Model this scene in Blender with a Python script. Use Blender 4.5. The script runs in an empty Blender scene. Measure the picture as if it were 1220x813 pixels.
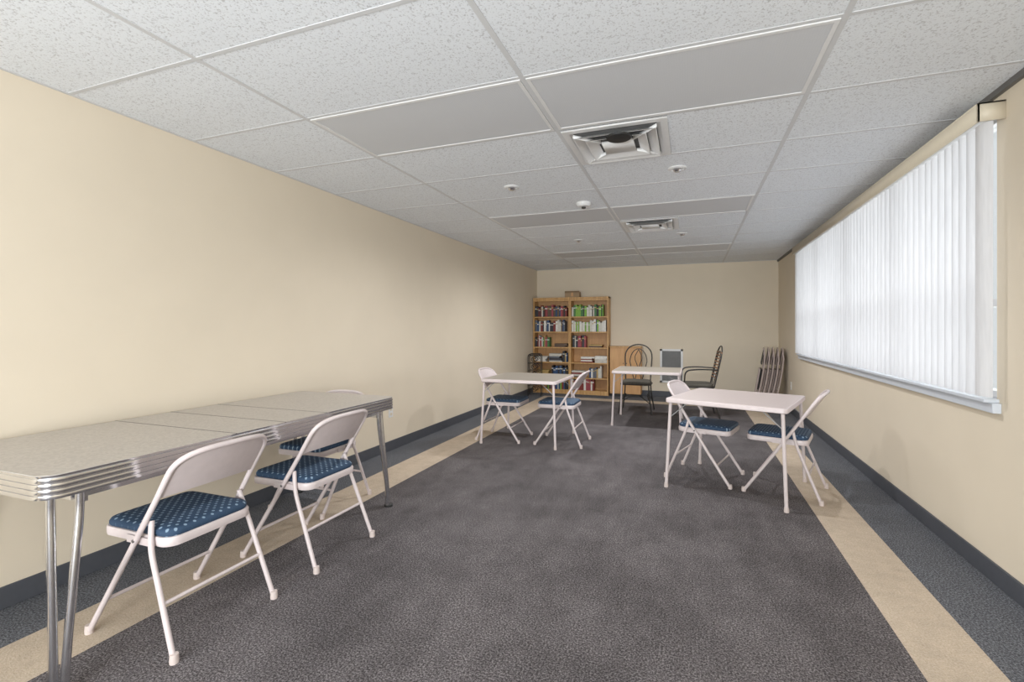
import bpy, bmesh, math, random
from mathutils import Vector, Matrix
random.seed(7)
S = bpy.context.scene
COL = S.collection

# ------------------------------------------------------------------ materials
def nt(name):
    m = bpy.data.materials.new(name); m.use_nodes = True
    n = m.node_tree.nodes; l = m.node_tree.links
    b = n["Principled BSDF"]
    return m, n, l, b
def srgb(r, g, b):
    f = lambda c: (c/255/12.92) if c/255 <= .04045 else ((c/255+.055)/1.055)**2.4
    return (f(r), f(g), f(b), 1)
def coord(n, l, scale=(1,1,1), rot=(0,0,0)):
    tc = n.new("ShaderNodeTexCoord"); mp = n.new("ShaderNodeMapping")
    mp.inputs["Scale"].default_value = scale; mp.inputs["Rotation"].default_value = rot
    l.new(tc.outputs["Object"], mp.inputs["Vector"]); return mp.outputs["Vector"]
def noise(n, l, v, scale, detail=3, rough=.5):
    t = n.new("ShaderNodeTexNoise"); t.inputs["Scale"].default_value = scale
    t.inputs["Detail"].default_value = detail; t.inputs["Roughness"].default_value = rough
    l.new(v, t.inputs["Vector"]); return t.outputs["Fac"]
def ramp(n, l, fac, stops):
    r = n.new("ShaderNodeValToRGB"); e = r.color_ramp.elements
    while len(e) < len(stops): e.new(.5)
    for i, (p, c) in enumerate(stops):
        e[i].position = p; e[i].color = c
    l.new(fac, r.inputs["Fac"]); return r.outputs["Color"]
def bump(n, l, b, h, strength, dist):
    k = n.new("ShaderNodeBump"); k.inputs["Strength"].default_value = strength
    k.inputs["Distance"].default_value = dist
    l.new(h, k.inputs["Height"]); l.new(k.outputs["Normal"], b.inputs["Normal"])
def simple(name, col, rough=.5, metal=0, var=.06, nscale=30, bmp=0, spec=.5):
    m, n, l, b = nt(name)
    v = coord(n, l)
    f = noise(n, l, v, nscale)
    c1 = tuple(max(0, x*(1-var)) for x in col[:3])+(1,)
    c2 = tuple(min(1, x*(1+var)) for x in col[:3])+(1,)
    l.new(ramp(n, l, f, [(.3, c1), (.7, c2)]), b.inputs["Base Color"])
    b.inputs["Roughness"].default_value = rough; b.inputs["Metallic"].default_value = metal
    b.inputs["Specular IOR Level"].default_value = spec
    if bmp: bump(n, l, b, f, .3, bmp)
    return m
def carpet(name, c1, c2, c3, wear=.78):
    m, n, l, b = nt(name)
    v = coord(n, l)
    f1 = noise(n, l, v, 130, 3, .8)
    f2 = noise(n, l, v, 1.3, 5, .65)
    f3 = noise(n, l, v, 14, 4, .7)
    vs = coord(n, l, (3.2, .8, 1), (0,0,math.radians(12)))
    f4 = noise(n, l, vs, 2.6, 3, .6)
    col1 = ramp(n, l, f1, [(.38, c1), (.5, c2), (.62, c3)])
    def mul(a, b_):
        mx = n.new("ShaderNodeMix"); mx.data_type = 'RGBA'; mx.blend_type = 'MULTIPLY'
        mx.inputs[0].default_value = 1
        l.new(a, mx.inputs[6]); l.new(b_, mx.inputs[7]); return mx.outputs[2]
    g = lambda x: (x,x,x,1)
    col2 = ramp(n, l, f2, [(.40, g(wear)), (.60, g(1.0))])
    col3 = ramp(n, l, f3, [(.3, g(.82)), (.7, g(1.0))])
    col4 = ramp(n, l, f4, [(.38, g((wear+1)/2)), (.60, g(1.0))])
    l.new(mul(mul(mul(col1, col2), col3), col4), b.inputs["Base Color"])
    b.inputs["Roughness"].default_value = .95; b.inputs["Specular IOR Level"].default_value = .1
    bump(n, l, b, f1, .5, .006)
    return m
M = {}
M['wall'] = simple("wall_paint_cream", srgb(220,207,186), .75, var=.015, nscale=3, spec=.25)
M['carpet'] = carpet("carpet_charcoal", srgb(58,54,55), srgb(100,94,95), srgb(156,150,151), .70)
M['carpet2'] = carpet("carpet_blue_gray", srgb(62,63,67), srgb(97,98,103), srgb(142,144,150), .9)
M['strip'] = carpet("carpet_tan", srgb(188,170,149), srgb(202,184,163), srgb(214,197,177), .92)
M['base'] = simple("vinyl_baseboard", srgb(74,76,82), .5, var=.05, spec=.3)
M['grid'] = simple("grid_white", srgb(202,203,205), .6, var=.02)
M['frameW'] = simple("white_metal", srgb(222,222,222), .4, var=.02)
M['dark'] = simple("dark_metal", srgb(48,46,44), .45, var=.1, metal=.3)
M['black'] = simple("black_plastic", srgb(20,20,20), .6)
M['gapdark'] = simple("dark_trim", srgb(96,94,92), .6)
M['chrome'] = simple("chrome", (.72,.72,.74,1), .18, metal=1, var=.03)
M['metalcream'] = simple("painted_metal_cream", srgb(208,195,194), .38, var=.03)
M['pipe'] = simple("rubber_foot", srgb(205,190,184), .6)
M['laminate2'] = simple("card_table_vinyl", srgb(196,182,179), .33, var=.03, nscale=60)
M['laminate3'] = simple("card_table_vinyl_gray", srgb(156,148,137), .33, var=.03, nscale=60)
M['cardboard'] = simple("cardboard", srgb(160,134,104), .85)
M['valance'] = simple("valance_cream", srgb(206,194,172), .5, var=.02)
M['sill'] = simple("sill_gray", srgb(200,205,213), .45, var=.02)
M['lightgray'] = simple("louver_gray", srgb(150,150,150), .5)
M['midgray'] = simple("vent_interior_gray", srgb(80,80,80), .7)
M['wicker'] = simple("woven_tan", srgb(140,104,76), .8, var=.3, nscale=90)
M['gfab'] = simple("seat_fabric_gray", srgb(78,74,66), .85, var=.2, nscale=80)

m, n, l, b = nt("laminate_cracked_ice")
v = coord(n, l)
vo = n.new("ShaderNodeTexVoronoi"); vo.inputs["Scale"].default_value = 110; l.new(v, vo.inputs["Vector"])
sp = n.new("ShaderNodeSeparateColor"); l.new(vo.outputs["Color"], sp.inputs[0])
l.new(ramp(n, l, sp.outputs[0], [(0, srgb(162,155,149)), (1, srgb(184,177,170))]), b.inputs["Base Color"])
b.inputs["Roughness"].default_value = .28
M['laminate'] = m

m, n, l, b = nt("oak_wood")
v = coord(n, l, (14, 14, 1.2)); f = noise(n, l, v, 3, 5, .6)
l.new(ramp(n, l, f, [(.3, srgb(176,130,74)), (.7, srgb(214,170,112))]), b.inputs["Base Color"])
b.inputs["Roughness"].default_value = .45; M['wood'] = m
m, n, l, b = nt("oak_wood_panel")
v = coord(n, l, (10, 10, 1.2)); f = noise(n, l, v, 3, 5, .6)
l.new(ramp(n, l, f, [(.3, srgb(186,138,88)), (.7, srgb(208,160,108))]), b.inputs["Base Color"])
b.inputs["Roughness"].default_value = .5; M['wood2'] = m

m, n, l, b = nt("navy_dotted_fabric")
v = coord(n, l, (1,1,1), (0,0,math.radians(45)))
vo = n.new("ShaderNodeTexVoronoi"); vo.voronoi_dimensions = '2D'; vo.inputs["Scale"].default_value = 36
vo.inputs["Randomness"].default_value = 0.0; l.new(v, vo.inputs["Vector"])
l.new(ramp(n, l, vo.outputs["Distance"], [(.17, srgb(130,152,172)), (.25, srgb(36,60,86))]), b.inputs["Base Color"])
b.inputs["Roughness"].default_value = .8
f = noise(n, l, v, 300); bump(n, l, b, f, .3, .002)
M['seat'] = m

m, n, l, b = nt("acoustic_tile")
v = coord(n, l)
f1 = noise(n, l, v, 140, 2, .5); f2 = noise(n, l, v, 55, 3, .6)
mm = n.new("ShaderNodeMath"); mm.operation = 'MULTIPLY_ADD'; mm.inputs[1].default_value = .35
l.new(f2, mm.inputs[0]); 
m2 = n.new("ShaderNodeMath"); m2.operation = 'MULTIPLY'; m2.inputs[1].default_value = .65
l.new(f1, m2.inputs[0]); l.new(m2.outputs[0], mm.inputs[2])
l.new(ramp(n, l, mm.outputs[0], [(.38, srgb(192,194,198)), (.47, srgb(227,231,236))]), b.inputs["Base Color"])
b.inputs["Roughness"].default_value = .9; b.inputs["Specular IOR Level"].default_value = .1
bump(n, l, b, mm.outputs[0], .25, .003)
M['tile'] = m

m, n, l, b = nt("troffer_lens")
v = coord(n, l); vo = n.new("ShaderNodeTexVoronoi"); vo.inputs["Scale"].default_value = 90
vo.inputs["Randomness"].default_value = 0; l.new(v, vo.inputs["Vector"])
l.new(ramp(n, l, vo.outputs["Distance"], [(0, srgb(204,206,210)), (1, srgb(196,198,202))]), b.inputs["Base Color"])
b.inputs["Roughness"].default_value = .5
bump(n, l, b, vo.outputs["Distance"], .3, .003)
M['lens'] = m

# blinds: translucent
m, n, l, b = nt("blind_fabric")
out = n["Material Output"]
df = n.new("ShaderNodeBsdfDiffuse"); tr = n.new("ShaderNodeBsdfTranslucent"); mx = n.new("ShaderNodeMixShader")
v = coord(n, l, (1,1,.1)); f = noise(n, l, v, 60)
c = ramp(n, l, f, [(.3, srgb(222,222,225)), (.7, srgb(232,232,235))])
l.new(c, df.inputs["Color"]); l.new(c, tr.inputs["Color"]); mx.inputs[0].default_value = .4
l.new(df.outputs[0], mx.inputs[1]); l.new(tr.outputs[0], mx.inputs[2]); l.new(mx.outputs[0], out.inputs["Surface"])
n.remove(b)
M['blind'] = m
m, n, l, b = nt("window_glass")
out = n["Material Output"]
gl = n.new("ShaderNodeBsdfGlossy"); gl.inputs["Roughness"].default_value = .02
tp = n.new("ShaderNodeBsdfTransparent"); tp.inputs["Color"].default_value = (.93,.95,.95,1)
mx = n.new("ShaderNodeMixShader"); mx.inputs[0].default_value = .06
l.new(tp.outputs[0], mx.inputs[1]); l.new(gl.outputs[0], mx.inputs[2]); l.new(mx.outputs[0], out.inputs["Surface"])
n.remove(b); M['glass'] = m

bookcols = [(40,40,48),(120,40,36),(200,196,186),(40,70,110),(60,110,60),(180,150,90),(225,222,215),(90,70,55),(150,60,70),(30,30,30),(120,170,60),(90,95,105)]
for i, c in enumerate(bookcols): M['bk%d' % i] = simple("book_cover_%d" % i, srgb(*c), .55, var=.1)

# ------------------------------------------------------------------ builder
def fillet(pts, r, k=5):
    pts = [Vector(p) for p in pts]
    out = [pts[0]]
    for i in range(1, len(pts)-1):
        a, p, c = pts[i-1], pts[i], pts[i+1]
        ra = min(r, (a-p).length*.45); rc = min(r, (c-p).length*.45)
        s = p+(a-p).normalized()*ra; e = p+(c-p).normalized()*rc
        for j in range(k+1):
            t = j/k
            out.append(s*(1-t)**2 + p*2*t*(1-t) + e*t*t)
    out.append(pts[-1]); return out
class B:
    def __init__(s): s.bm = bmesh.new(); s.mats = []
    def mi(s, m):
        if m not in s.mats: s.mats.append(m)
        return s.mats.index(m)
    def face(s, vs, mi):
        try:
            f = s.bm.faces.new(vs); f.material_index = mi; return f
        except ValueError: return None
    def box(s, c, d, m, rot=None):
        mi = s.mi(m); c = Vector(c); hx, hy, hz = d[0]/2, d[1]/2, d[2]/2
        R = rot if rot is not None else Matrix.Identity(3)
        v = [s.bm.verts.new(c + R @ Vector((x*hx, y*hy, z*hz))) for x in (-1,1) for y in (-1,1) for z in (-1,1)]
        for q in ((0,1,3,2),(4,6,7,5),(0,4,5,1),(2,3,7,6),(0,2,6,4),(1,5,7,3)):
            s.face([v[i] for i in q], mi)
    def b2(s, x0,x1,y0,y1,z0,z1,m): s.box(((x0+x1)/2,(y0+y1)/2,(z0+z1)/2),(abs(x1-x0),abs(y1-y0),abs(z1-z0)),m)
    def tube(s, pts, r, m, n=10, closed=False, cap=True):
        mi = s.mi(m); pts = [Vector(p) for p in pts]; N = len(pts)
        T = []
        for i in range(N):
            if closed: t = pts[(i+1)%N]-pts[i-1]
            else: t = pts[min(i+1,N-1)]-pts[max(i-1,0)]
            T.append(t.normalized())
        up = Vector((0,0,1)) if abs(T[0].z) < .9 else Vector((1,0,0))
        u = T[0].cross(up).normalized(); rings = []
        for i in range(N):
            u = (u - T[i]*u.dot(T[i])).normalized(); w = T[i].cross(u)
            rr = r[i] if isinstance(r, (list,tuple)) else r
            rings.append([s.bm.verts.new(pts[i]+(u*math.cos(2*math.pi*k/n)+w*math.sin(2*math.pi*k/n))*rr) for k in range(n)])
        for i in range(N if closed else N-1):
            a, b = rings[i], rings[(i+1)%N]
            for k in range(n): s.face([a[k],a[(k+1)%n],b[(k+1)%n],b[k]], mi)
        if cap and not closed:
            s.face(list(reversed(rings[0])), mi); s.face(rings[-1], mi)
    def rloop(s, x0,x1,y0,y1,rad,z,k=6):
        o = []
        for (cx,cy,a0) in ((x1-rad,y1-rad,0),(x0+rad,y1-rad,90),(x0+rad,y0+rad,180),(x1-rad,y0+rad,270)):
            for j in range(k+1):
                a = math.radians(a0+90*j/k); o.append((cx+rad*math.cos(a), cy+rad*math.sin(a), z))
        return o
    def rslab(s, x0,x1,y0,y1,rad,prof,m,k=6,capm=None):
        mi = s.mi(m); L = []
        for ins, z in prof:
            rr = max(rad-ins, .002)
            L.append([s.bm.verts.new(p) for p in s.rloop(x0+ins,x1-ins,y0+ins,y1-ins,rr,z,k)])
        N = len(L[0])
        for a, b in zip(L, L[1:]):
            for i in range(N): s.face([a[i],a[(i+1)%N],b[(i+1)%N],b[i]], mi)
        s.face(list(reversed(L[0])), mi); s.face(L[-1], s.mi(capm) if capm else mi)
    def lathe(s, c, prof, m, n=24):
        mi = s.mi(m); L = []
        for r, z in prof:
            L.append([s.bm.verts.new((c[0]+r*math.cos(2*math.pi*k/n), c[1]+r*math.sin(2*math.pi*k/n), c[2]+z)) for k in range(n)])
        for a, b in zip(L, L[1:]):
            for i in range(n): s.face([a[i],a[(i+1)%n],b[(i+1)%n],b[i]], mi)
        s.face(list(reversed(L[0])), mi); s.face(L[-1], mi)
    def sheet(s, fn, nu, nv, m, off=None):
        mi = s.mi(m)
        def mk(o): return [[s.bm.verts.new(Vector(fn(i/nu, j/nv))+o) for j in range(nv+1)] for i in range(nu+1)]
        A = mk(Vector((0,0,0)))
        for i in range(nu):
            for j in range(nv): s.face([A[i][j],A[i+1][j],A[i+1][j+1],A[i][j+1]], mi)
        if off is not None:
            C = mk(Vector(off))
            for i in range(nu):
                for j in range(nv): s.face([C[i][j],C[i][j+1],C[i+1][j+1],C[i+1][j]], mi)
            for i in range(nu):
                s.face([A[i][0],C[i][0],C[i+1][0],A[i+1][0]], mi); s.face([A[i][nv],A[i+1][nv],C[i+1][nv],C[i][nv]], mi)
            for j in range(nv):
                s.face([A[0][j],A[0][j+1],C[0][j+1],C[0][j]], mi); s.face([A[nu][j],C[nu][j],C[nu][j+1],A[nu][j+1]], mi)
    def mesh(s, name, recalc=True):
        if recalc: bmesh.ops.recalc_face_normals(s.bm, faces=s.bm.faces)
        for f in s.bm.faces: f.smooth = True
        for e in s.bm.edges:
            if len(e.link_faces) == 2 and e.calc_face_angle(0) > math.radians(38): e.smooth = False
        me = bpy.data.meshes.new(name); s.bm.to_mesh(me); s.bm.free()
        for k in s.mats: me.materials.append(M[k])
        return me
def put(me, name, loc=(0,0,0), rz=0, bevel=0, tilt=None):
    o = bpy.data.objects.new(name, me); COL.objects.link(o); o.location = loc
    o.rotation_euler = (0,0,math.radians(rz)) if tilt is None else tilt
    if bevel:
        md = o.modifiers.new("bevel", 'BEVEL'); md.width = bevel; md.segments = 2; md.limit_method = 'ANGLE'
        md.angle_limit = math.radians(50)
    return o

# ------------------------------------------------------------------ room
XL, XR, YB, YF, H = -2.916, 1.426, 9.3, -2.2, 2.44
W = .12
WY0, WY1, WZ0, WZ1 = 3.06, 7.49, .90, 2.36
q = B(); q.b2(XL-W, XL, YF-W, YB+W, 0, H, 'wall'); put(q.mesh("wall_left"), "wall_left")
q = B(); q.b2(XL, XR, YB, YB+W, 0, H, 'wall'); put(q.mesh("wall_back"), "wall_back")
q = B()
q.b2(XR, XR+W, YF-W, WY0, 0, H, 'wall'); q.b2(XR, XR+W, WY1, YB+W, 0, H, 'wall')
q.b2(XR, XR+W, WY0, WY1, 0, WZ0, 'wall'); q.b2(XR, XR+W, WY0, WY1, WZ1, H, 'wall')
put(q.mesh("wall_right"), "wall_right")
FX0, FX1, FZ0, FZ1 = -2.6, 1.1, .5, 2.3  # opening put in the unseen wall to let fill light through
q = B()
q.b2(XL, FX0, YF-W, YF, 0, H, 'wall'); q.b2(FX1, XR, YF-W, YF, 0, H, 'wall')
q.b2(FX0, FX1, YF-W, YF, 0, FZ0, 'wall'); q.b2(FX0, FX1, YF-W, YF, FZ1, H, 'wall')
put(q.mesh("wall_front"), "wall_front")
q = B()
SX0, SX1, TX0, TX1, SY0, SY1 = -2.56, -2.23, .80, 1.08, 8.34, 8.62
q.b2(XL-W, XR+W, YF-W, YB+W, -.1, -.004, 'carpet2')
def flat(x0,x1,y0,y1,m): q.b2(x0,x1,y0,y1,-.004,0,m)
flat(XL, SX0, YF, YB, 'carpet2'); flat(TX1, XR, YF, YB, 'carpet2'); flat(SX0, TX1, SY1, YB, 'carpet2')
flat(SX0, SX1, YF, SY1, 'strip'); flat(TX0, TX1, YF, SY1, 'strip'); flat(SX1, TX0, SY0, SY1, 'strip')
flat(SX1, TX0, YF, SY0, 'carpet')
put(q.mesh("floor"), "floor")
q = B(); q.b2(XL-W, XR+W, YF-W, YB+W, H, H+.1, 'tile'); put(q.mesh("ceiling"), "ceiling")
bh, bt = .1, .012
q = B(); q.b2(XL, XL+bt, YF, YB, 0, bh, 'base'); put(q.mesh("baseboard_left"), "baseboard_left", bevel=.003)
q = B(); q.b2(XR-bt, XR, YF, YB, 0, bh, 'base'); put(q.mesh("baseboard_right"), "baseboard_right", bevel=.003)
q = B(); q.b2(XL+bt, XR-bt, YB-bt, YB, 0, bh, 'base'); put(q.mesh("baseboard_back"), "baseboard_back", bevel=.003)

# ceiling grid
GX = [-2.01, -.735, .548]; P = .637; Y0 = 2.107
q = B()
ys = [Y0+k*P for k in range(-6, 12) if YF < Y0+k*P < YB]
for y in ys: q.b2(XL, XR, y-.010, y+.010, H-.002, H, 'grid')
for x in GX: q.b2(x-.012, x+.012, YF, YB, H-.0025, H, 'grid')
q.b2(XL, XL+.02, YF, YB, H-.003, H, 'grid'); q.b2(XL, XR, YB-.02, YB, H-.003, H, 'grid')
put(q.mesh("ceiling_grid"), "ceiling_grid")
q = B(); q.b2(XR-.022, XR, YF, YB, H-.03, H, 'gapdark'); put(q.mesh("trim_1"), "trim_1")

def troffer(x0, x1, y0):
    x0 += .014; x1 -= .014; y1 = y0+P-.013; y0 += .013
    cx, cy = (x0+x1)/2, (y0+y1)/2
    q = B(); a, c = (x1-x0)/2, (y1-y0)/2; f = .018
    q.b2(-a, a, -c, -c+f, -.006, 0, 'frameW'); q.b2(-a, a, c-f, c, -.006, 0, 'frameW')
    q.b2(-a, -a+f, -c+f, c-f, -.006, 0, 'frameW'); q.b2(a-f, a, -c+f, c-f, -.006, 0, 'frameW')
    q.b2(-a+f, a-f, -c+f, c-f, -.003, 0, 'lens')
    put(q.mesh("ceiling_light_panel"), "ceiling_light_panel", (cx, cy, H))
for k in (0, 4, 8):
    troffer(GX[0], GX[1], Y0+k*P); troffer(GX[1], GX[2], Y0+k*P)
def diffuser(k):
    cx, cy = -.735+.012+.305, Y0+k*P+P/2
    q = B(); 
    def ring(a, b, za, zb, m='frameW'):
        mi = q.mi(m)
        A = [q.bm.verts.new((sx*a, sy*a, za)) for sx, sy in ((-1,-1),(1,-1),(1,1),(-1,1))]
        C = [q.bm.verts.new((sx*b, sy*b, zb)) for sx, sy in ((-1,-1),(1,-1),(1,1),(-1,1))]
        for i in range(4): q.face([A[i],A[(i+1)%4],C[(i+1)%4],C[i]], mi)
    q.b2(-.30,.30,-.30,.30,-.003,-.0005,'midgray')
    ring(.30,.30,-.0005,-.012); ring(.30,.262,-.012,-.012); ring(.262,.240,-.012,-.004)
    for (a, b) in ((.240,.185),(.180,.125),):
        ring(a, b, -.036, -.006); ring(a, a-.007, -.036, -.036); ring(a-.007, b-.007, -.036, -.006)
    q.box((0,0,-.024),(.19,.19,.010),'frameW')
    for sx in (-1,1):
        for sy in (-1,1): q.box((sx*.17,sy*.17,-.022),(.20,.006,.02),'frameW',Matrix.Rotation(math.radians(45*sx*sy),3,'Z'))
    put(q.mesh("air_vent", recalc=False), "air_vent", (cx, cy, H))
diffuser(1); diffuser(5)
q = B(); q.lathe((0,0,0), [(.03,0),(.055,-.008),(.075,-.014),(.07,-.024),(.04,-.030)], 'black')
put(q.mesh("ceiling_speaker"), "ceiling_speaker", (-.735+.345, Y0+P+.10, H-.036))
q = B(); q.lathe((0,0,0), [(.065,0),(.065,-.006),(.05,-.012),(.042,-.004)], 'frameW'); q.lathe((0,0,0), [(.026,-.004),(.03,-.016),(.018,-.028)], 'chrome')
dl = q.mesh("recessed_downlight")
DL = ((-1.387,3.72),(-.087,3.70),(-1.387,6.27),(-.087,6.27))
for x, y in DL: put(dl, "recessed_downlight", (x,y,H))
q = B(); q.lathe((0,0,0), [(.068,0),(.068,-.015),(.055,-.035),(.03,-.04)], 'frameW'); q.lathe((0,0,-.04), [(.02,0),(.02,-.012),(.012,-.016)], 'dark')
put(q.mesh("smoke_detector"), "smoke_detector", (-.93,4.42,H))

# window (right)
def winframe(name, L, Z0, Z1, nv, hz):
    q = B(); t = .05
    q.b2(0,L,-.03,.03,0,t,'frameW'); q.b2(0,L,-.03,.03,Z1-Z0-t,Z1-Z0,'frameW')
    for i in range(nv+1):
        x = min(max(i*L/nv-t/2,0),L-t); q.b2(x,x+t,-.03,.03,t,Z1-Z0-t,'frameW')
    q.b2(t,L-t,-.025,.025,hz-.02,hz+.02,'frameW')
    q.b2(t,L-t,-.003,.003,t,Z1-Z0-t,'glass')
    return q.mesh(name)
put(winframe("window_1", WY1-WY0, WZ0, WZ1, 4, .5), "window_1", (XR+.060, WY0, WZ0), 90)
put(winframe("added_front_window", FX1-FX0, FZ0, FZ1, 3, .9), "added_front_window", (FX0, YF-.06, FZ0), 0)  # unseen window behind the camera, added so the fill can enter
q = B()
q.b2(XR-.035, XR, WY0-.04, WY1+.04, WZ0-.05, WZ0, 'sill')
q.b2(XR-.06, XR+.03, WY0-.02, WY1+.02, WZ0, WZ0+.018, 'sill')
put(q.mesh("window_sill"), "window_sill", bevel=.003)
# blinds
q = B(); pitch = .080; BY0 = WY0-.065; ns = int((WY1-BY0+.03)/pitch)
zt, zb = 2.285, WZ0+.030
for i in range(ns):
    yc = BY0+.045+i*pitch; an = -math.radians(20+random.uniform(-5,5)); xs = XR-.058
    dx, dy = math.sin(an), math.cos(an)
    jit = random.uniform(-.003,.003)
    def fn(u, v):
        t = (u-.5)*.094; bow = .010*(1-(2*u-1)**2)
        return (xs+dx*t-bow*dy+jit*v, yc+dy*t+bow*dx, zt+(zb-zt)*v)
    q.sheet(fn, 4, 1, 'blind')
VY0, VY1 = BY0-.01, WY1+.03
q.b2(XR-.085, XR-.03, VY0+.02, WY1+.01, zt+.005, zt+.03, 'frameW')
q.b2(XR-.108, XR-.100, VY0, VY1, zt-.005, zt+.085, 'valance')
q.b2(XR-.108, XR, VY0, VY0+.008, zt-.005, zt+.085, 'valance'); q.b2(XR-.108, XR, VY1-.008, VY1, zt-.005, zt+.085, 'valance')
q.b2(XR-.108, XR, VY0, VY1, zt+.078, zt+.085, 'valance')
put(q.mesh("vertical_blinds", recalc=False), "vertical_blinds")

# outlets
q = B(); q.b2(-.006,0,-.035,.035,-.057,.057,'frameW'); 
for z in (-.025,.025): q.b2(-.009,-.006,-.017,.017,z-.014,z+.014,'valance')
om = q.mesh("wall_outlet")
put(om, "wall_outlet", (XL, 4.22, .40), 180); put(om, "wall_outlet", (.43, YB, .42), 90); put(om, "wall_outlet", (XR, 8.2, .40), 0)
q = B(); a, c = .2, .31
q.b2(-a,a,-.018,0,-c,-c+.035,'frameW'); q.b2(-a,a,-.018,0,c-.035,c,'frameW'); q.b2(-a,-a+.035,-.018,0,-c,c,'frameW'); q.b2(a-.035,a,-.018,0,-c,c,'frameW')
q.b2(-a+.03,a-.03,-.004,0,-c+.03,c-.03,'dark')
z = -c+.045
while z < c-.04:
    q.box((0,-.010,z),(2*a-.07,.016,.003),'lightgray', Matrix.Rotation(math.radians(38),3,'X')); z += .016
put(q.mesh("wall_vent_grille"), "wall_vent_grille", (-.32, YB, .57))

# ------------------------------------------------------------------ folding chair
def folding_chair_mesh():
    q = B(); w = .215
    def up(z): return .25-.50*z/.78
    def bow(y): return -.028*(1-min(1,(abs(y)/w))**2)
    left = [(.25,-.232,.012),(up(.3),-.226,.3),(up(.60),-w,.60),(up(.69),-w+.004,.69)]
    arch = []
    for j in range(0, 25):
        a = math.pi*(j/24)
        cy = -math.copysign(abs(math.cos(a))**.62, math.cos(a))*w
        cz = .685+.105*abs(math.sin(a))**.62
        arch.append((up(cz)+bow(cy), cy, cz))
    right = [(x,-y,z) for x,y,z in reversed(left)]
    q.tube(left[:-1]+arch+right[1:], .0115, 'metalcream', 10)
    def topz(y):
        t = min(.999, abs(y)/w); s_ = (1-(t**(1/.62))**2)**.5
        return .685+.105*s_**.62
    def fn(u, v):
        y = -w+2*w*u; zt = topz(y)-.002; zb = .60+.012*(1-(2*u-1)**2)
        if zt < zb: zt = zb
        z = zb+(zt-zb)*v
        return (up(z)+bow(y)+.004, y, z)
    q.sheet(fn, 24, 6, 'metalcream', (-.008,0,0))
    wr = .200
    for sg in (-1,1):
        q.tube(fillet([(-.255,sg*.232,.012),(-.10,sg*(wr+.016),.40),(up(.50)-.006,sg*(w-.018),.50)],.05), .0105, 'metalcream', 10)
        for fx in (.253,-.258):
            q.lathe((fx,sg*.232,0), [(.0155,0),(.0165,.01),(.0145,.035)], 'pipe', 12)
        q.box((-.02,sg*.203,.415),(.16,.006,.03),'metalcream')
        q.tube([(up(.425),sg*.20,.425),(up(.425),sg*.235,.425)], .007, 'chrome', 8)
    def rear(z): t = (z-.012)/.388; return (-.255+.155*t, .232+(wr+.016-.232)*t)
    x, y = rear(.20); q.tube([(x,-y,.20),(x,y,.20)], .0075, 'metalcream', 8)
    q.tube([(up(.16),-.229,.16),(up(.16),.229,.16)], .0075, 'metalcream', 8)
    q.rslab(-.175,.245,-.197,.197,.055,[(.012,.398),(.002,.402),(0,.412),(0,.432),(.004,.438)],'metalcream')
    q.rslab(-.17,.24,-.190,.190,.055,[(.006,.436),(0,.444),(0,.455),(.006,.464),(.02,.470),(.05,.474)],'seat')
    return q.mesh("folding_chair")
fc = folding_chair_mesh()
for x, y, r in ((-2.09,1.485,180),(-2.07,2.2,180),(-2.52,2.79,-90),(-2.015,5.18,0),(-1.33,5.2,180),(.12,4.43,-16.4),(.70,4.27,163.6)):
    o = put(fc, "folding_chair", (x,y,0), r)
    if r == -90: o.scale = (.98,.98,.98)

# ------------------------------------------------------------------ dinette table
def dinette():
    q = B(); Wd, Ln, Z = .88, 2.02, .775
    x0, x1, y0, y1 = -Wd/2, Wd/2, -Ln/2, Ln/2
    pr = [(.01,Z-.082),(.003,Z-.080)]
    zz = Z-.079
    for i in range(4):
        pr += [(.001,zz),(0,zz+.006),(.001,zz+.013),(.005,zz+.0145),(.005,zz+.0175)]; zz += .019
    pr += [(.004,Z)]
    q.rslab(x0,x1,y0,y1,.07,pr,'chrome',8)
    q.rslab(x0+.005,x1-.005,y0+.005,y1-.005,.066,[(0,Z-.002),(.001,Z+.0012)],'laminate',8)
    for s_ in (-.29,.0,.30):
        q.b2(x0+.002,x1-.002,s_-.0022,s_+.0022,Z-.001,Z+.0018,'dark')
    q.b2(x0+.06,x1-.06,y0+.14,y0+.16,Z-.13,Z-.078,'chrome'); q.b2(x0+.06,x1-.06,y1-.16,y1-.14,Z-.13,Z-.078,'chrome')
    q.b2(x1-.10,x1-.085,y0+.12,y1-.12,Z-.12,Z-.078,'chrome'); q.b2(x0+.085,x0+.10,y0+.12,y1-.12,Z-.12,Z-.078,'chrome')
    for sx in (-1,1):
        for sy in (-1,1):
            bx, by = sx*(Wd/2-.03), sy*(Ln/2-.06)
            a = (bx-sx*.03, by-sy*.075, Z-.08); c = (bx-sx*.06, by-sy*.005, Z-.08)
            q.tube(fillet([a,(a[0],a[1],Z-.16),(bx+sx*.002,by-sy*.016,.10),(bx+sx*.002,by-sy*.016,.015)],.12), .0135, 'chrome', 12)
            q.tube(fillet([c,(c[0],c[1],Z-.16),(bx-sx*.012,by+sy*.010,.10),(bx-sx*.012,by+sy*.010,.015)],.12), .0135, 'chrome', 12)
            q.lathe((bx,by,0),[(.03,0),(.03,.012),(.022,.02)],'black',14)
    return q.mesh("dining_table")
put(dinette(), "dining_table", (-2.425, 1.94, 0))

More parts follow.
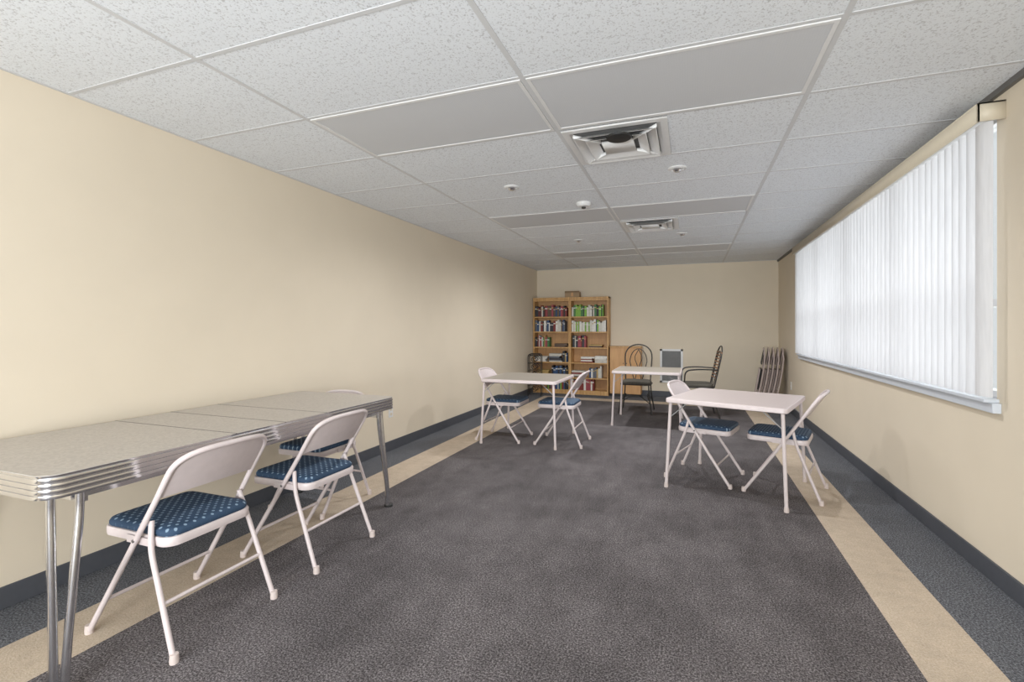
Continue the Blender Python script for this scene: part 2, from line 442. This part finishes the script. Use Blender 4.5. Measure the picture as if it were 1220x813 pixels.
# ------------------------------------------------------------------ card tables
def card_table(top):
    q = B(); h = .43; Z = .71
    q.rslab(-h,h,-h,h,.035,[(.006,Z-.034),(0,Z-.030),(0,Z-.006),(.004,Z)],'metalcream')
    q.rslab(-h+.014,h-.014,-h+.014,h-.014,.025,[(0,Z-.001),(.002,Z+.002)],top)
    for sx in (-1,1):
        for sy in (-1,1):
            q.tube([(sx*(h-.035),sy*(h-.035),Z-.03),(sx*(h-.008),sy*(h-.012),.015)], .0125, 'metalcream', 12)
            q.lathe((sx*(h-.008),sy*(h-.012),0),[(.016,0),(.017,.012),(.014,.035)],'pipe',12)
            q.tube([(sx*(h-.16),sy*(h-.035),Z-.035),(sx*(h-.032),sy*(h-.034),Z-.15)], .004, 'lightgray', 6)
    return q.mesh("card_table")
c1, c2 = card_table('laminate2'), card_table('laminate3')
put(c2, "card_table", (-1.735, 5.24, 0), 0)
put(c1, "card_table", (.355, 4.275, 0), -18.4)
put(c2, "card_table", (-.53, 6.72, 0), 0)

# ------------------------------------------------------------------ iron chairs (forward = +x)
def iron_chair(arms):
    q = B(); r = .010; m = 'dark'
    q.rslab(-.20,.22,-.21,.21,.09,[(.004,.435),(0,.445),(0,.460),(.012,.475),(.05,.482)],'gfab')
    q.tube([(p[0],p[1],.43) for p in q.rloop(-.21,.23,-.22,.22,.09,.43)], .009, m, 8, closed=True)
    for sg in (-1,1):
        q.tube(fillet([(.19,sg*.19,.43),(.20,sg*.20,.25),(.25,sg*.24,.0)],.15), r, m, 8)
        q.tube(fillet([(-.18,sg*.19,.43),(-.20,sg*.20,.25),(-.27,sg*.24,.0)],.15), r, m, 8)
        q.tube(fillet([(.21,sg*.215,.16),(0,sg*.14,.30),(-.22,sg*.215,.16)],.2,10), .006, m, 6)
    q.tube(fillet([(.215,-.21,.16),(.10,0,.30),(.215,.21,.16)],.2,10), .006, m, 6)
    def bx(z): return -.20-.12*(z-.43)/.57
    arch = [(bx(.43),-.185,.43)]
    for j in range(17):
        a = math.pi*j/16; z = .80+.21*math.sin(a)**.8; arch.append((bx(z), -.205*math.cos(a), z))
    arch.append((bx(.43),.185,.43))
    q.tube(arch, r, m, 8)
    inn = []
    for j in range(17):
        a = math.pi*j/16; z = .74+.20*math.sin(a); inn.append((bx(z), -.13*math.cos(a), z))
    q.tube([(bx(.45),-.06,.45)]+inn+[(bx(.45),.06,.45)], .007, m, 8)
    if arms:
        for i in range(9):
            z = .56+i*.045; wy = .195
            q.tube([(bx(z)+.004,-wy,z),(bx(z)-.015,0,z),(bx(z)+.004,wy,z)], .011, 'wicker', 6)
        for sg in (-1,1):
            q.tube(fillet([(bx(.68),sg*.20,.68),(.0,sg*.25,.69),(.19,sg*.25,.67),(.20,sg*.21,.43)],.08), .010, m, 8)
    else:
        q.tube(fillet([(bx(.9),0,.93),(bx(.8),-.07,.80),(bx(.65),0,.66),(bx(.5),-.05,.46)],.08), .006, m, 6)
        q.tube(fillet([(bx(.9),0,.93),(bx(.8),.07,.80),(bx(.65),0,.66),(bx(.5),.05,.46)],.08), .006, m, 6)
    return q.mesh("iron_chair")
put(iron_chair(False), "wrought_iron_chair", (-.76, 7.48, 0), -90)
put(iron_chair(True), "wrought_iron_armchair", (.10, 7.45, 0), 186)

# ------------------------------------------------------------------ bookcases
bw, bd, bhh = .735, .28, 1.86
shelves = [.08,.32,.61,.90,1.20,1.49]
def bookcase():
    q = B(); t = .022
    q.b2(-bw/2,-bw/2+t,-bd/2,bd/2,0,bhh,'wood'); q.b2(bw/2-t,bw/2,-bd/2,bd/2,0,bhh,'wood')
    q.b2(-bw/2,bw/2,-bd/2-.008,bd/2,bhh-.03,bhh,'wood')
    q.b2(-bw/2+t,bw/2-t,bd/2-.01,bd/2,0,bhh-.03,'wood2')
    for z in shelves: q.b2(-bw/2+t,bw/2-t,-bd/2+.004,bd/2-.01,z-t,z,'wood')
    q.b2(-bw/2+t,bw/2-t,-bd/2+.006,-bd/2+.02,0,.058,'wood')
    q.b2(-bw/2+t,bw/2-t,-bd/2,-bd/2+.018,bhh-.07,bhh-.03,'wood')
    return q.mesh("bookcase")
bm_ = bookcase()
bxs = [XL+.015+bw/2, XL+.018+bw*1.5]; by = YB-.02-bd/2
for x in bxs: put(bm_, "bookcase", (x, by, 0), 0, bevel=.002)
def books(plan, name, loc):
    q = B()
    for z, kind, x0, x1, pal in plan:
        if kind == 'v':
            x = x0
            while x < x1-.02:
                w = random.uniform(.018,.045); h = random.uniform(.17,.235); d = random.uniform(.13,.18)
                if x+w > x1: break
                k = random.choice(pal); yf = -bd/2+.03+random.uniform(0,.015)
                q.b2(x,x+w-.0015,yf,yf+d,z+.001,z+h,'bk%d'%k)
                q.b2(x+.001,x+w-.003,yf-.0008,yf,z+h*.7,z+h*.78,'bk%d'%random.choice([2,5,6]))
                x += w
        else:
            zz = z+.001
            while zz < z+x1[1]:
                w = random.uniform(.20,.26); h = random.uniform(.014,.04)
                q.b2(x0,x0+w,-bd/2+.03,-bd/2+.21,zz,zz+h-.001,'bk%d'%random.choice(pal)); zz += h
    put(q.mesh(name), name, loc)
A = list(range(12)); iw = bw/2-.03
books([(1.49,'v',-iw,iw-.02,[0,1,7,2,3,9,8]),(1.20,'v',-iw,iw-.05,[0,3,1,2,6,7,11]),(.90,'v',-iw,-.02,A),(.90,'h',.06,(0,.05),[7,1]),
       (.61,'h',-iw,(0,.10),[2,6,11]),(.61,'h',-.05,(0,.14),[0,11,2]),(.61,'v',.22,iw,A),(.32,'h',-iw+.05,(0,.12),[5,2,7]),(.32,'v',0.0,iw,[0,9,3]),(.08,'v',-.1,iw,A)],
      "books", (bxs[0], by, 0))
books([(1.49,'v',-iw,iw-.04,[4,10,6,2,0,4,9]),(1.20,'v',-iw,iw,[6,2,6,10,3,2]),(.90,'v',-iw+.02,-.06,[0,8,1,2]),(.90,'h',0,(0,.04),[7,5]),
       (.61,'h',-.16,(0,.09),[6,2,1]),(.61,'h',.11,(0,.12),[6,2]),(.32,'h',-iw,(0,.10),[1,2,7]),(.32,'v',.0,.25,A),(.08,'v',-iw,.1,[2,1,6,8])],
      "books", (bxs[1], by, 0))
q = B(); q.b2(-.14,.14,-.10,.10,0,.11,'cardboard'); q.box((0,-.115,.105),(.28,.05,.003),'cardboard',Matrix.Rotation(math.radians(35),3,'X'))
q.b2(-.02,.02,-.101,.101,.02,.111,'wood2')
put(q.mesh("cardboard_box"), "cardboard_box", (-2.13, by-.02, bhh), 4)

# low wooden cabinet next to bookcase
q = B(); cw, cd, ch = .56,.30,.93
q.b2(-cw/2,cw/2,-cd/2+.02,cd/2,.05,ch-.02,'wood2'); q.b2(-cw/2-.006,cw/2+.006,-cd/2,cd/2,ch-.02,ch,'wood')
q.b2(-cw/2+.02,cw/2-.02,-cd/2+.04,cd/2-.02,0,.05,'dark')
q.b2(-cw/2+.004,-.002,-cd/2,-cd/2+.02,.06,ch-.03,'wood2'); q.b2(.002,cw/2-.004,-cd/2,-cd/2+.02,.06,ch-.03,'wood2')
for sx in (-.03,.03): q.tube([(sx,-cd/2-.02,.62),(sx,-cd/2,.62)], .009, 'dark', 8)
put(q.mesh("wooden_cabinet"), "wooden_cabinet", (-1.12, YB-.02-cd/2, 0), 0, bevel=.002)

# wrought iron rack (left of bookcase)
q = B()
w2, h2 = .12, .78
for y in (-.10,.10):
    q.tube(fillet([(-w2,y,0),(-w2,y,h2),(w2,y,h2),(w2,y,0)],.05), .008, 'dark', 8)
    for j in range(5):
        zc = .12+j*.14
        q.tube([(.075*math.cos(t*.5)*(1-t/26), y, zc+.06*math.sin(t*.5)*(1-t/26)) for t in range(20)], .007, 'dark', 6)
        q.tube([(-w2,y,zc+.07),(w2,y,zc+.07)], .006, 'dark', 6)
for z in (.05,.33,.61):
    for x in (-w2,w2): q.tube([(x,-.10,z),(x,.10,z)], .006, 'dark', 6)
put(q.mesh("wrought_iron_rack"), "wrought_iron_rack", (-2.74, 8.62, 0), 10)

# folded chairs leaning against the right wall
def folded(m1, m2, name):
    q = B(); w = .22
    def c(z): return .035*math.sin(math.pi*min(1,z/1.0))
    pts = [(c(z)*.8,-w,z) for z in (0,.2,.4,.6,.8)]
    ar = []
    for j in range(13):
        a = math.pi*j/12; ar.append((-.02*math.sin(a), -w*math.cos(a), .86+.10*math.sin(a)))
    q.tube(pts+ar+[(x,-y,z) for x,y,z in reversed(pts)], .011, m1, 8)
    q.tube(fillet([(-.025,-w+.03,.0),(-.025,-w+.03,.62),(-.025,w-.03,.62),(-.025,w-.03,.0)],.05), .010, m1, 8)
    q.rslab(-.012,.006,-w+.015,w-.015,.006,[(0,.30),(0,.62)],m2,3)
    q.rslab(-.022,-.006,-w+.02,w-.02,.006,[(0,.70),(.002,.92)],m2,3)
    for z in (.12,.22): q.tube([(-.025,-w+.03,z),(-.025,w-.03,z)], .007, m1, 6)
    return q.mesh(name)
M['graytube'] = simple("gray_beige_metal_tube", srgb(176,160,154), .4)
M['graypan'] = simple("gray_beige_panel", srgb(140,124,118), .5)
fa = folded('graytube','graypan',"folded_chair"); fb = folded('graytube','black',"folded_chair")
for i in range(5):
    t = math.radians(9)
    put(fb if i == 0 else fa, "folded_chair", (.98+i*.065, 8.62, .002), tilt=(0, t, math.radians(-6)))

# ------------------------------------------------------------------ lights
wld = bpy.data.worlds.new("world"); S.world = wld; wld.use_nodes = True
bg = wld.node_tree.nodes["Background"]; bg.inputs[0].default_value = (.95,.97,1,1); bg.inputs[1].default_value = .85
def area(name, loc, rot, sx, sy, e, col=(1,1,1)):
    L = bpy.data.lights.new(name, 'AREA'); L.shape = 'RECTANGLE'; L.size = sx; L.size_y = sy; L.energy = e; L.color = col
    o = bpy.data.objects.new(name, L); COL.objects.link(o); o.location = loc; o.rotation_euler = rot; return o
area("daylight_side", (XR+.75, (WY0+WY1)/2, 1.75), (0, math.radians(90), 0), 1.8, 4.6, 58, (1,1,1))
area("front_fill", ((FX0+FX1)/2, YF-.5, 1.3), (math.radians(97), 0, 0), 3.7, 1.9, 265, (.96,.98,1))  # added fill lamp behind the camera, shining through the front opening
area("bounce_fill", (-.75, -1.8, .8), (math.radians(110), 0, 0), .8, .6, 75, (.96,.98,1))  # added unseen fill lamp, tipped upward to brighten the ceiling
for i, (x, y) in enumerate(DL):
    L = bpy.data.lights.new("downlight_bulb", 'SPOT'); L.energy = 66 if y < 5 else 92; L.spot_size = math.radians(172); L.spot_blend = .8; L.shadow_soft_size = .03
    L.color = (.97,.98,1)
    o = bpy.data.objects.new("downlight_bulb", L); COL.objects.link(o); o.location = (x, y, H-.04)

# ------------------------------------------------------------------ camera
f = 570.0
cam = bpy.data.cameras.new("camera"); co = bpy.data.objects.new("camera", cam); COL.objects.link(co)
cam.sensor_fit = 'HORIZONTAL'; cam.sensor_width = 36; cam.lens = 36*f/1220
cam.shift_y = -15.5/1220; cam.clip_start = .05
co.location = (0,0,1.27); co.rotation_euler = (math.radians(90), 0, math.radians(20.4))
S.camera = co
S.view_settings.view_transform = 'Standard'
S.view_settings.exposure = .04
S.view_settings.gamma = 1.06
